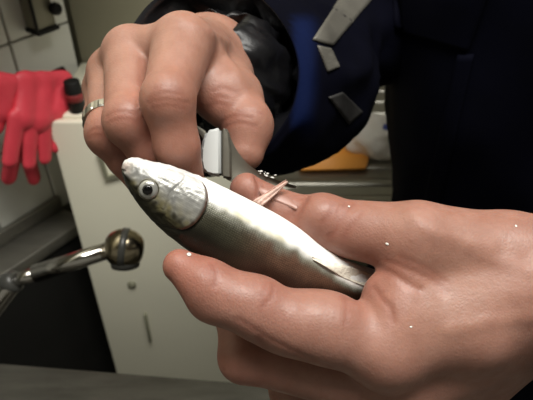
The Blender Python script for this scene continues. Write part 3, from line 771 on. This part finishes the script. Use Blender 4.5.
# ---------------- right hand (left in the photo), knuckles up, fingers pointing down behind the fish head
def right_hand(h=0.0008):
    Wp, Fo = J(208, 64, .320), J(232, 62, .42)
    mi, mm_, mr_, ml = J(183, 44, .2440), J(131, 54, .2560), J(114, 73, .2680), J(106, 89, .2780)
    idx = [mi, J(168, 100, .2175), J(177, 146, .2225), J(186, 178, .2340)]; idr = [.0134, .0100, .0088, .0076]
    mid = [mm_, J(128, 121, .2260), J(150, 154, .2320), J(172, 184, .2420)]; mdr = [.0122, .0093, .0082, .0073]
    rng = [mr_, J(109, 133, .2395), J(126, 158, .2450), J(146, 186, .2520)]; rgr = [.0120, .0093, .0080, .0070]
    lit = [ml, J(103, 116, .2620), J(112, 144, .2640), J(126, 168, .2680)]; lir = [.0105, .0080, .0068, .0060]
    cmc, tm, ti, tt = J(220, 80, .300), J(233, 98, .264), J(247, 125, .2520), J(245, 152, .2490)
    F_ = new_hand([Wp, Fo, mi, mm_, mr_, ml, *idx, *mid, *rng, *lit, cmc, tm, ti, tt], 0.034, h)
    Dp = F_.new()
    F_.cap(Dp, Fo, Wp, .028, .0245, .01)
    for m_, r_ in ((mi, .0128), (mm_, .0122), (mr_, .0116), (ml, .0105)): F_.cap(Dp, Wp, m_, .0235, r_, .010)
    F_.cap(Dp, mi, mm_, .0105, .0105, .006); F_.cap(Dp, mm_, mr_, .0100, .0100, .006); F_.cap(Dp, mr_, ml, .0095, .0090, .006)
    F_.cap(Dp, Wp, cmc, .0235, .0170, .01); F_.cap(Dp, cmc, tm, .0165, .0136, .008)
    F_.cap(Dp, J(200, 70, .262), J(222, 92, .256), .0120, .0120, .010)         # fleshy web
    F_.cap(Dp, J(205, 92, .252), J(226, 108, .252), .0085, .0090, .008)
    D = Dp.copy(); T = Dp.copy()
    F_.chain(T, [tm, ti, tt], [.0138, .0108, .0086], .005)
    F_.ell(T, J(250, 127, .2520), [RT, UP, FW], [.0098, .0120, .0100], .005)
    fs = []
    for pts, rad in ((idx, idr), (mid, mdr), (rng, rgr), (lit, lir)):
        G = Dp.copy(); F_.chain(G, pts, rad, .004)
        r_ = rad[1]; F_.ell(G, pts[1] - FW * 0.001, [RT, UP, FW], [r_ * 1.0, r_ * 1.15, r_], .004)
        fs.append(G)
    for G in fs + [T]: D = F_.smin(D, G, .0010)
    V, F = F_.mesh(D); V = smooth_mesh(V, F, 2); N = vnormals(V, F)
    tint = np.tile(BASE * [1.05, 1.08, 1.05], (len(V), 1)); b = bvh_of(V, F)
    R = (1.0, 0.83, 0.80)
    for p_, r_, a_ in ((idx[1], .014, .6), (mid[1], .014, .7), (rng[1], .013, .7), (tt, .012, .4), (ti, .013, .5), (J(215, 105, .245), .014, .5), (idx[2], .015, .7), (mid[2], .015, .8), (rng[2], .015, .8)): blush(V, tint, p_, r_, R, a_)
    for ln, w, dp in (([(150, 98), (163, 93), (182, 95)], .0010, .0005), ([(148, 103), (165, 100), (188, 103)], .0010, .0006), ([(153, 108), (168, 106), (186, 109)], .0009, .0004), ([(156, 88), (168, 86), (180, 89)], .0009, .0003),
                      ([(107, 117), (118, 112), (135, 114)], .0010, .0006), ([(108, 123), (122, 119), (138, 121)], .0009, .0004), ([(88, 133), (96, 129), (104, 131)], .0009, .0005), ([(88, 138), (97, 135), (106, 137)], .0009, .0004),
                      ([(199, 92), (199, 105), (201, 118)], .0013, .0005), ([(214, 92), (222, 88), (234, 92)], .0014, .0007), ([(212, 100), (218, 97), (228, 99)], .0012, .0006), ([(208, 108), (216, 104), (226, 105)], .0012, .0006),
                      ([(222, 122), (236, 116), (252, 118)], .0010, .0005), ([(224, 128), (238, 123), (256, 126)], .0010, .0005), ([(240, 112), (252, 110), (262, 114)], .0009, .0004),
                      ([(141, 60), (140, 72), (140, 84)], .0012, .0003)):
        V = crease(V, N, tint, b, ln, w, dp)
    for ln in ([(183, 20), (205, 30), (228, 42)], [(222, 50), (236, 70), (246, 92)]): V = crease(V, N, tint, b, ln, .0030, -.0006, amt=0)
    return V, F, tint, b
VL, FL, TL, BL = left_hand()
VR, FR, TR, BR = right_hand()
# arms, trunk, neck and head carried inside the clothes, one surface
ELR = P(402, 20, .54); SHR = np.array([0.135, 0.53, 1.40]); ELL = np.array([0.40, 0.30, 1.10]); SHL = np.array([0.50, 0.53, 1.40])
def trunk():
    wr, wl2 = P(236, 62, .42), P(640, 276, .222)
    F_ = Field((0.0, 0.1, 0.75), (0.75, 0.75, 1.75), 0.008); D = F_.new()
    F_.cap(D, (0.25, .51, 1.0), (0.25, .52, 1.34), .095, .09, .03); F_.cap(D, (0.39, .51, 1.0), (0.39, .52, 1.34), .095, .09, .03)
    F_.cap(D, (0.25, .50, .86), (0.39, .50, .86), .10, .10, .03)
    F_.cap(D, SHR, SHL, .055, .055, .03); F_.cap(D, (.32, .53, 1.38), (.32, .51, 1.50), .062, .055, .03)
    F_.ell(D, (.32, .49, 1.60), [RT, (0, 1, 0), (0, 0, 1)], [.075, .095, .115], .02)
    F_.cap(D, (.32, .40, 1.585), (.32, .39, 1.575), .012, .014, .01)
    F_.chain(D, [SHR, ELR, wr], [.05, .038, .028], .01); F_.chain(D, [SHL, ELL, wl2], [.05, .038, .029], .01)
    V, F = F_.mesh(D); return smooth_mesh(V, F, 2), F
VT, FT = trunk()
Vb = np.concatenate([VL, VR, VT]); Fb = np.concatenate([FL, FR + len(VL), FT + len(VL) + len(VR)])
tb_ = np.concatenate([TL, TR, np.tile(BASE, (len(VT), 1))])
me = bpy.data.meshes.new('body'); me.vertices.add(len(Vb)); me.vertices.foreach_set('co', Vb.astype(np.float32).ravel())
me.loops.add(len(Fb) * 4); me.loops.foreach_set('vertex_index', Fb.astype(np.int32).ravel())
me.polygons.add(len(Fb)); me.polygons.foreach_set('loop_start', np.arange(len(Fb), dtype=np.int32) * 4)
me.update(calc_edges=True); me.validate()
at = me.attributes.new('tint', 'FLOAT_COLOR', 'POINT'); at.data.foreach_set('color', np.c_[tb_, np.ones(len(tb_))].astype(np.float32).ravel())
bo = link('body', me, SKIN, None, True); under(bo, person)

# nails: curved shells on the finger ends
def nail(b, quad, lift=0.0005, n=10):
    """quad: four picture corners of the plate (free-edge left, free-edge right, root right, root left)"""
    q = np.array(quad, float); V = []; F = []
    for i in range(n):
        for j in range(n):
            s_, t_ = i / (n - 1), j / (n - 1)
            k = 1 - 0.18 * (2 * s_ - 1) ** 2 * (1 if t_ > .5 else 0.6)
            a = q[0] * (1 - s_) + q[1] * s_; c_ = q[3] * (1 - s_) + q[2] * s_; tt_ = 0.5 + (t_ - 0.5) * k
            p2_ = a * (1 - tt_) + c_ * tt_; h_, nn = hit(b, *p2_)
            if h_ is None: return None
            V.append(h_ + nn * (lift if 0 < i < n - 1 and 0 < j < n - 1 else -0.0001))
    for i in range(n - 1):
        for j in range(n - 1): F.append((i * n + j, i * n + j + 1, (i + 1) * n + j + 1, (i + 1) * n + j))
    o = mesh_from('fingernail', V, F, NAIL); under(o, person); return o
nail(BL, [(259, 186), (260, 195), (299, 211), (294, 200)], .0005)
# ring
def ring_part():
    a = P(110, 74, .266); bq = P(108, 134, .2395); ax_ = unit(bq - a); c_ = a + (bq - a) * 0.80
    x, y, z = frame_for(c_, c_ + ax_); V = []; F = []; n = 72
    prof = [(-.0024, .0096), (-.0024, .0106), (-.0016, .0111), (.0016, .0111), (.0024, .0106), (.0024, .0096), (0, .0094)]
    for i in range(n):
        an = 2 * math.pi * i / n
        for k, (t, r) in enumerate(prof):
            if k in (2, 3) and (i // 3) % 2: r -= 0.0005
            V.append(c_ + z * t + (x * math.cos(an) + y * math.sin(an)) * r)
    m_ = len(prof)
    for i in range(n):
        for k in range(m_): F.append((i * m_ + k, i * m_ + (k + 1) % m_, ((i + 1) % n) * m_ + (k + 1) % m_, ((i + 1) % n) * m_ + k))
    o = mesh_from('finger_ring', V, F, SILVER, None, False); o['label'] = 'engraved silver ring on the ring finger'; under(o, person)
ring_part()

# jacket ----------------------------------------------------------------
def fold(p_, f, amp, st=(1, 1, 1)):
    q = Vector((p_[0] * f * st[0], p_[1] * f * st[1], p_[2] * f * st[2]))
    w = Vector((mnoise.noise(q * 0.7), mnoise.noise(q * 0.7 + Vector((5, 2, 1))), 0)) * 0.8
    n = mnoise.noise(q + w); return amp * (1 - 2 * abs(n)) * 0.8 + amp * 0.5 * mnoise.noise(q * 2.3)
def loft_tube(path, rad, n, seg, amp, freq, lining=None, lead=None):
    q = catmull(np.c_[np.array(path), np.array(rad)], n); pts = q[:, :3]; rr = q[:, 3]
    rows = []; x = None
    for i, p_ in enumerate(pts):
        t = unit(pts[min(i + 1, n - 1)] - pts[max(i - 1, 0)])
        if lead is not None and i < 14: w_ = 0.75 * (1 - i / 14); t = unit(t * (1 - w_) + lead * w_)
        if x is None: x = unit(UP - t * (UP @ t))
        x = unit(x - t * (x @ t)); y = np.cross(t, x); row = []
        for k in range(seg):
            an = 2 * math.pi * k / seg; dv = x * math.cos(an) + y * math.sin(an)
            pr = p_ + dv * rr[i]; ramp = min(1, i / 3 + 0.25)
            row.append(pr + dv * fold(pr, freq, amp * ramp) )
        rows.append((row, p_, t))
    V = []; F = []
    if lining:
        lr = []
        for k_ in range(lining):
            row, c_, t = rows[min(lining - k_, n - 1)]
            f_ = 0.58 + 0.36 * max(0, (k_ - (lining - 6)) / 5) ** 1.5
            lr.append([c_ + (v - c_) * (f_ + (0.16 * (1 - 2 * abs(mnoise.noise(Vector(v) * 38))) + 0.06 * mnoise.noise(Vector(v) * 90)) * (k_ < lining - 1) * min(1, (lining - k_) / 4)) for v in row])
        allr = lr + [[c_ + (v - c_) * 0.975 - t * 0.002 for v in row] for row, c_, t in rows[:1]] + [r[0] for r in rows]
    else: allr = [r[0] for r in rows]
    for row in allr: V += row
    for i in range(len(allr) - 1):
        for k in range(seg):
            l = (k + 1) % seg; F.append((i * seg + k, i * seg + l, (i + 1) * seg + l, (i + 1) * seg + k))
    nl = (lining or 0)
    return np.array(V), F, nl, rows
CUFF = P(206, 76, .332)
sl_path = [CUFF, P(256, 84, .372), P(300, 79, .43), P(334, 42, .48), ELR, (ELR * 0.55 + SHR * 0.45) + [0.0, 0.01, 0], SHR + [0.015, 0, 0.0]]
sl_rad = [.0555, .0585, .0570, .043, .050, .070, .082]
Vs, Fs, nl, srows = loft_tube(sl_path, sl_rad, 60, 90, .0055, 24, lining=14, lead=FW)
lpath = [P(575, 292, .228), P(640, 296, .232) , (P(640, 296, .232) + ELL) / 2, ELL, (ELL + SHL) / 2, SHL + [-0.015, 0, 0]]
Vl, Fl, nl2, _ = loft_tube(lpath, [.043, .047, .056, .068, .072, .082], 50, 72, .005, 24, lining=8)
def torso_rows():
    rows = []
    prof = [(.74, .195, .125, .50), (.85, .185, .120, .50), (.95, .172, .112, .495), (1.02, .172, .110, .495), (1.12, .194, .112, .49), (1.22, .205, .116, .49), (1.32, .205, .115, .495), (1.40, .185, .10, .505), (1.46, .12, .085, .515), (1.50, .075, .072, .515), (1.53, .068, .068, .51)]
    q = catmull(prof, 90); n = 120
    for z, a, b, yc in q:
        row = []
        for k in range(n):
            an = 2 * math.pi * k / n; c_, s_ = math.cos(an), math.sin(an)
            p_ = np.array([.32 + a * math.copysign(abs(c_) ** .85, c_), yc + b * math.copysign(abs(s_) ** .8, s_), z])
            dv = unit(np.array([c_ / a, s_ / b, 0]))
            row.append(p_ + dv * fold(p_, 13, .0075, (1, 1, .45)))
        rows.append(row)
    return rows
tr = torso_rows(); nT = 120
Vt = np.array([v for r in tr for v in r]); Ft = [(i * nT + k, i * nT + (k + 1) % nT, (i + 1) * nT + (k + 1) % nT, (i + 1) * nT + k) for i in range(len(tr) - 1) for k in range(nT)]
Vj = np.concatenate([Vs, Vl, Vt]); Fj = list(Fs) + [tuple(np.array(f) + len(Vs)) for f in Fl] + [tuple(np.array(f) + len(Vs) + len(Vl)) for f in Ft]
me = bpy.data.meshes.new('jacket'); me.from_pydata([tuple(v) for v in Vj], [], [tuple(map(int, f)) for f in Fj]); me.update()
me.materials.append(JACKET); me.materials.append(LINING)
mi_ = np.zeros(len(Fj), np.int32); mi_[:90 * 14] = 1; mi_[len(Fs):len(Fs) + 72 * 8] = 1
pm = np.zeros(len(Vj), np.float32)
for vi in range(90 * 15, 90 * 40):                    # royal blue inset behind the cuff, its limits in picture terms
    q_ = Vs[vi] - EYE; d_ = q_ @ FW; wv = 6 * mnoise.noise(Vector(Vs[vi]) * 30); X_ = CX + FPX * (q_ @ RT) / d_ + wv; Y_ = CY - FPX * (q_ @ UP) / d_
    if d_ < .46: pm[vi] = sstep(288, 296, X_) * (1 - sstep(304, 322, X_)) * (1 - sstep(118, 140, Y_)) * sstep(10, 26, Y_)
pa = me.attributes.new('panel', 'FLOAT', 'POINT'); pa.data.foreach_set('value', pm)
me.polygons.foreach_set('material_index', mi_)
jk = link('jacket', me, None, None, True); jk['label'] = 'dark navy work jacket'; under(jk, person)
def sleeve_patch(name, i0, i1, k0, k1, m, off=.0012, label=None, wob=0.0):
    """a panel sewn on the right sleeve: rows i0..i1 along, columns k0..k1 around"""
    V = []; F = []; ks = list(range(k0, k1 + 1)); n = len(ks); rows_ = list(range(i0, i1 + 1))
    for lay in (off, -0.001):
        for i in rows_:
            row, c_, t = srows[i]
            for k in ks:
                v = row[k % 90]; V.append(v + unit(v - c_) * lay)
    q = len(rows_) * n
    for i in range(len(rows_) - 1):
        for j in range(n - 1):
            a = i * n + j; F += [(a, a + 1, a + n + 1, a + n), (q + a, q + a + n, q + a + n + 1, q + a + 1)]
        for j in (0, n - 1): a = i * n + j; F.append((a, a + n, q + a + n, q + a))
    for j in range(n - 1):
        for i in (0, len(rows_) - 1): a = i * n + j; F.append((a, a + 1, q + a + 1, q + a))
    o = mesh_from(name, V, F, m); 
    if label: o['label'] = label
    under(o, jk); return o
JB = bvh_of(Vj, Fj)
# crinkled shiny inner cuff closing on the right wrist
Vi, Fi, _, _ = loft_tube([P(222, 72, .327), P(226, 74, .328), P(226, 76, .338), P(226, 77, .358)], [.0250, .0330, .0355, .0340], 34, 140, .0060, 62)
ic = mesh_from('inner_cuff', Vi, Fi, mat('shiny_black_cuff', (0.004, 0.004, 0.005), 0.36, 0, 0.2, 40, 0.2, 120, spec=0.35)); ic['label'] = 'crinkled shiny black inner cuff'; under(ic, jk)
def sewn(name, quad, m, label=None, lift=.0012, n=14, nu=8):
    """a strip of cloth sewn on the jacket: four corners, laid on the surface"""
    q = np.array(quad, float); V = []; Nn = []; F = []
    for i in range(n):
        for j in range(nu):
            s_, t_ = i / (n - 1), j / (nu - 1)
            a = q[0] * (1 - t_) + q[1] * t_; c_ = q[3] * (1 - t_) + q[2] * t_; h_, nn = hit(JB, *(a * (1 - s_) + c_ * s_))
            if nn @ FW > 0: nn = -nn
            V.append(h_); Nn.append(nn)
    V = np.array(V); Nn = np.array(Nn); k = n * nu; V = np.concatenate([V + Nn * lift, V - Nn * .001])
    for i in range(n - 1):
        for j in range(nu - 1):
            a = i * nu + j; F += [(a, a + 1, a + nu + 1, a + nu), (k + a, k + a + nu, k + a + nu + 1, k + a + 1)]
        for j in (0, nu - 1): a = i * nu + j; F.append((a, a + nu, k + a + nu, k + a))
    for j in range(nu - 1):
        for i in (0, n - 1): a = i * nu + j; F.append((a, a + 1, k + a + 1, k + a))
    o = mesh_from(name, V, F, m)
    if label: o['label'] = label
    under(o, jk); return o
sewn('reflective_strip', [(345, -10), (380, -10), (332, 46), (312, 40)], REFLECT, 'grey reflective strip', n=22)
sewn('reflective_strip', [(317, 46), (330, 49), (339, 67), (327, 72)], REFLECT, 'grey reflective strip')
sewn('reflective_strip', [(328, 97), (342, 92), (362, 112), (348, 124)], REFLECT2, 'darker grey reflective strip')
sewn('pocket_flap', [(392, -12), (490, -12), (468, 50), (394, 28)], NAVY, None, .0035, 20, 20)
sewn('front_placket', [(458, 54), (474, 54), (440, 205), (424, 205)], NAVY, None, .003, 24, 6)
# legs and shoes
def trouser():
    F_ = Field((0.08, .33, .0), (.56, .68, .92), .008); D = F_.new()
    F_.cap(D, (.24, .50, .84), (.40, .50, .84), .105, .105, .02)
    for x in (.235, .405): F_.chain(D, [(x, .50, .80), (x, .49, .48), (x, .50, .10)], [.085, .066, .056], .02)
    V, F = F_.mesh(D); V = smooth_mesh(V, F, 2); V[:, 2] = np.maximum(V[:, 2], .045); return V, F
V, F = trouser(); o = mesh_from('trousers', V, F, TROUSER); under(o, person)
for x in (.235, .405):
    F_ = Field((x - .08, .30, -.02), (x + .08, .62, .16), .005); D = F_.new()
    F_.chain(D, [(x, .53, .045), (x, .44, .042), (x, .37, .03)], [.045, .044, .034], .02); F_.cap(D, (x, .51, .05), (x, .505, .10), .042, .04, .02)
    V, F = F_.mesh(D); V = smooth_mesh(V, F, 2); V[:, 2] = np.maximum(V[:, 2], 0.0005); under(mesh_from('shoe', V, F, SHOE), person)

# ================================================================== KNIFE
kf = thing('fish_knife', 'short curved grey knife with a white plastic handle between thumb and finger', 'knife', tuple(P(225, 155, .24)))
def extr(name, front, thick_dir, m, bev=.0006, parent=kf):
    bm = bmesh.new(); a = [bm.verts.new(Vector(p_)) for p_ in front]; c_ = [bm.verts.new(Vector(p_ + thick_dir)) for p_ in front]
    n = len(a); bm.faces.new(a); bm.faces.new(c_[::-1])
    for i in range(n): bm.faces.new((a[i], c_[i], c_[(i + 1) % n], a[(i + 1) % n]))
    bmesh.ops.recalc_face_normals(bm, faces=bm.faces)
    if bev: bmesh.ops.bevel(bm, geom=list(bm.edges), offset=bev, segments=2, affect='EDGES')
    me = bpy.data.meshes.new(name); bm.to_mesh(me); bm.free(); o = link(name, me, m, None, True)
    md = o.modifiers.new('wn', 'WEIGHTED_NORMAL'); under(o, parent); return o
hd = [P(x, y, .2355) for x, y in ((221, 127.5), (213, 128), (206, 131), (202.5, 138), (200.5, 148), (200, 160), (201.5, 169), (206, 174), (213, 176), (221, 176))]
extr('handle', hd, FW * .0085, WHITEP, .0012)
extr('ferrule', [P(x, y, .2358) for x, y in ((221.3, 127.5), (225, 127.5), (229, 131), (231, 150), (231.5, 179), (221.3, 177.5))], FW * .008, BLADE, .0008)
# blade: lofted between its spine and its edge, hollow curve, tapering to the tip
top_ = catmull([(226, 129, .2385), (231, 139, .2395), (238, 152, .2405), (248, 164, .2415), (261, 173, .243), (277, 180, .2445), (296, 186, .2465)], 60)
bot_ = catmull([(226, 179, .2385), (232, 182, .2385), (241, 184, .2390), (252, 185.5, .2400), (265, 187.5, .242), (280, 189.5, .2440), (297.5, 188.5, .2465)], 60)
V = []; F = []; k = 12
for i in range(60):
    a = P(*top_[i]); c_ = P(*bot_[i])
    for s_ in (0, 1):
        for j in range(k):
            f = j / (k - 1); p_ = a * (1 - f) + c_ * f; th_ = .0026 * (1 - f) ** 0.8 * (1 - .5 * i / 59) + .0003
            V.append(p_ + FW * (th_ * (1 if s_ else -1) + .0012 * math.sin(f * math.pi)))
for i in range(59):
    a = i * 2 * k; b2 = (i + 1) * 2 * k
    for j in range(k - 1):
        F += [(a + j, a + j + 1, b2 + j + 1, b2 + j), (a + k + j, b2 + k + j, b2 + k + j + 1, a + k + j + 1)]
    F += [(a, b2, b2 + k, a + k), (a + k - 1, a + 2 * k - 1, b2 + 2 * k - 1, b2 + k - 1)]
for i in (0, 59):
    a = i * 2 * k
    for j in range(k - 1): F.append((a + j, a + j + 1, a + k + j + 1, a + k + j))
o = mesh_from('blade', V, F, BLADE); o.data.polygons.foreach_set('use_smooth', [True] * len(o.data.polygons)); under(o, kf)
o.modifiers.new('es', 'EDGE_SPLIT').split_angle = math.radians(50)
extr('bolster', [P(x, y, .2425) for x, y in ((195, 124), (206, 131), (208, 138), (203, 140), (193, 128))], FW * .003, BLADE, .0005)

# white flecks of scale and flesh; wet glints on the hand are white flecks too
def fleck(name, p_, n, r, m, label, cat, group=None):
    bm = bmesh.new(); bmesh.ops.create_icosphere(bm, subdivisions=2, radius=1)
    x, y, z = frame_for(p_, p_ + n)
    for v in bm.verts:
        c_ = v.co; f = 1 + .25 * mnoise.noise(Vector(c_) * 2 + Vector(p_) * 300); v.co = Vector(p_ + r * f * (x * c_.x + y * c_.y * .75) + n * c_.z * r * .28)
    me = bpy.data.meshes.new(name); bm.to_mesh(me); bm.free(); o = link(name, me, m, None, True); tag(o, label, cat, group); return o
for (px, py, r, lab, b) in ((189, 254.5, .0012, 'white fish scale stuck near the tip of the lower index finger', BL), (387, 244, .0007, 'glint made as a tiny white fleck on the lower hand below the thumb knuckle', BL),
                            (349, 206.5, .0006, 'glint made as a tiny white fleck on top of the thumb knuckle', BL), (516, 226, .0006, 'glint made as a tiny white fleck near the wrist at right edge', BL), (411, 327, .0005, 'tiny white speck on the back of the lower hand', BL)):
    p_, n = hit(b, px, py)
    if p_ is not None: fleck('scale_and_glint', p_ + n * r * .1, n, r, SLIME_GLINT, lab, 'scale', 'loose fish scales on the hand')
random.seed(8)
bm = bmesh.new()
for i in range(16):
    q_ = top_[int(random.triangular(38, 50, 43))]; p_ = P(q_[0] + random.gauss(0, 2), q_[1] + random.gauss(-.4, 1.2), q_[2] - random.uniform(0, .002))
    r = random.uniform(.0003, .0009); ax_s = [random.uniform(.5, 1.5) for _ in range(3)]
    vs = bmesh.ops.create_icosphere(bm, subdivisions=2, radius=1)['verts']
    for v in vs:
        f = r * (1 + .7 * mnoise.noise(Vector(v.co) * 1.6 + Vector((i * 7, 0, 0)))); v.co = Vector(p_) + Vector((v.co.x * ax_s[0], v.co.y * ax_s[1], v.co.z * .6)) * f
me = bpy.data.meshes.new('scale_scrapings'); bm.to_mesh(me); bm.free()
o = link('scale_scrapings', me, SLIME_GLINT, None, True); o['kind'] = 'stuff'; tag(o, 'white wet scrapings along the top of the knife blade', 'scrapings')
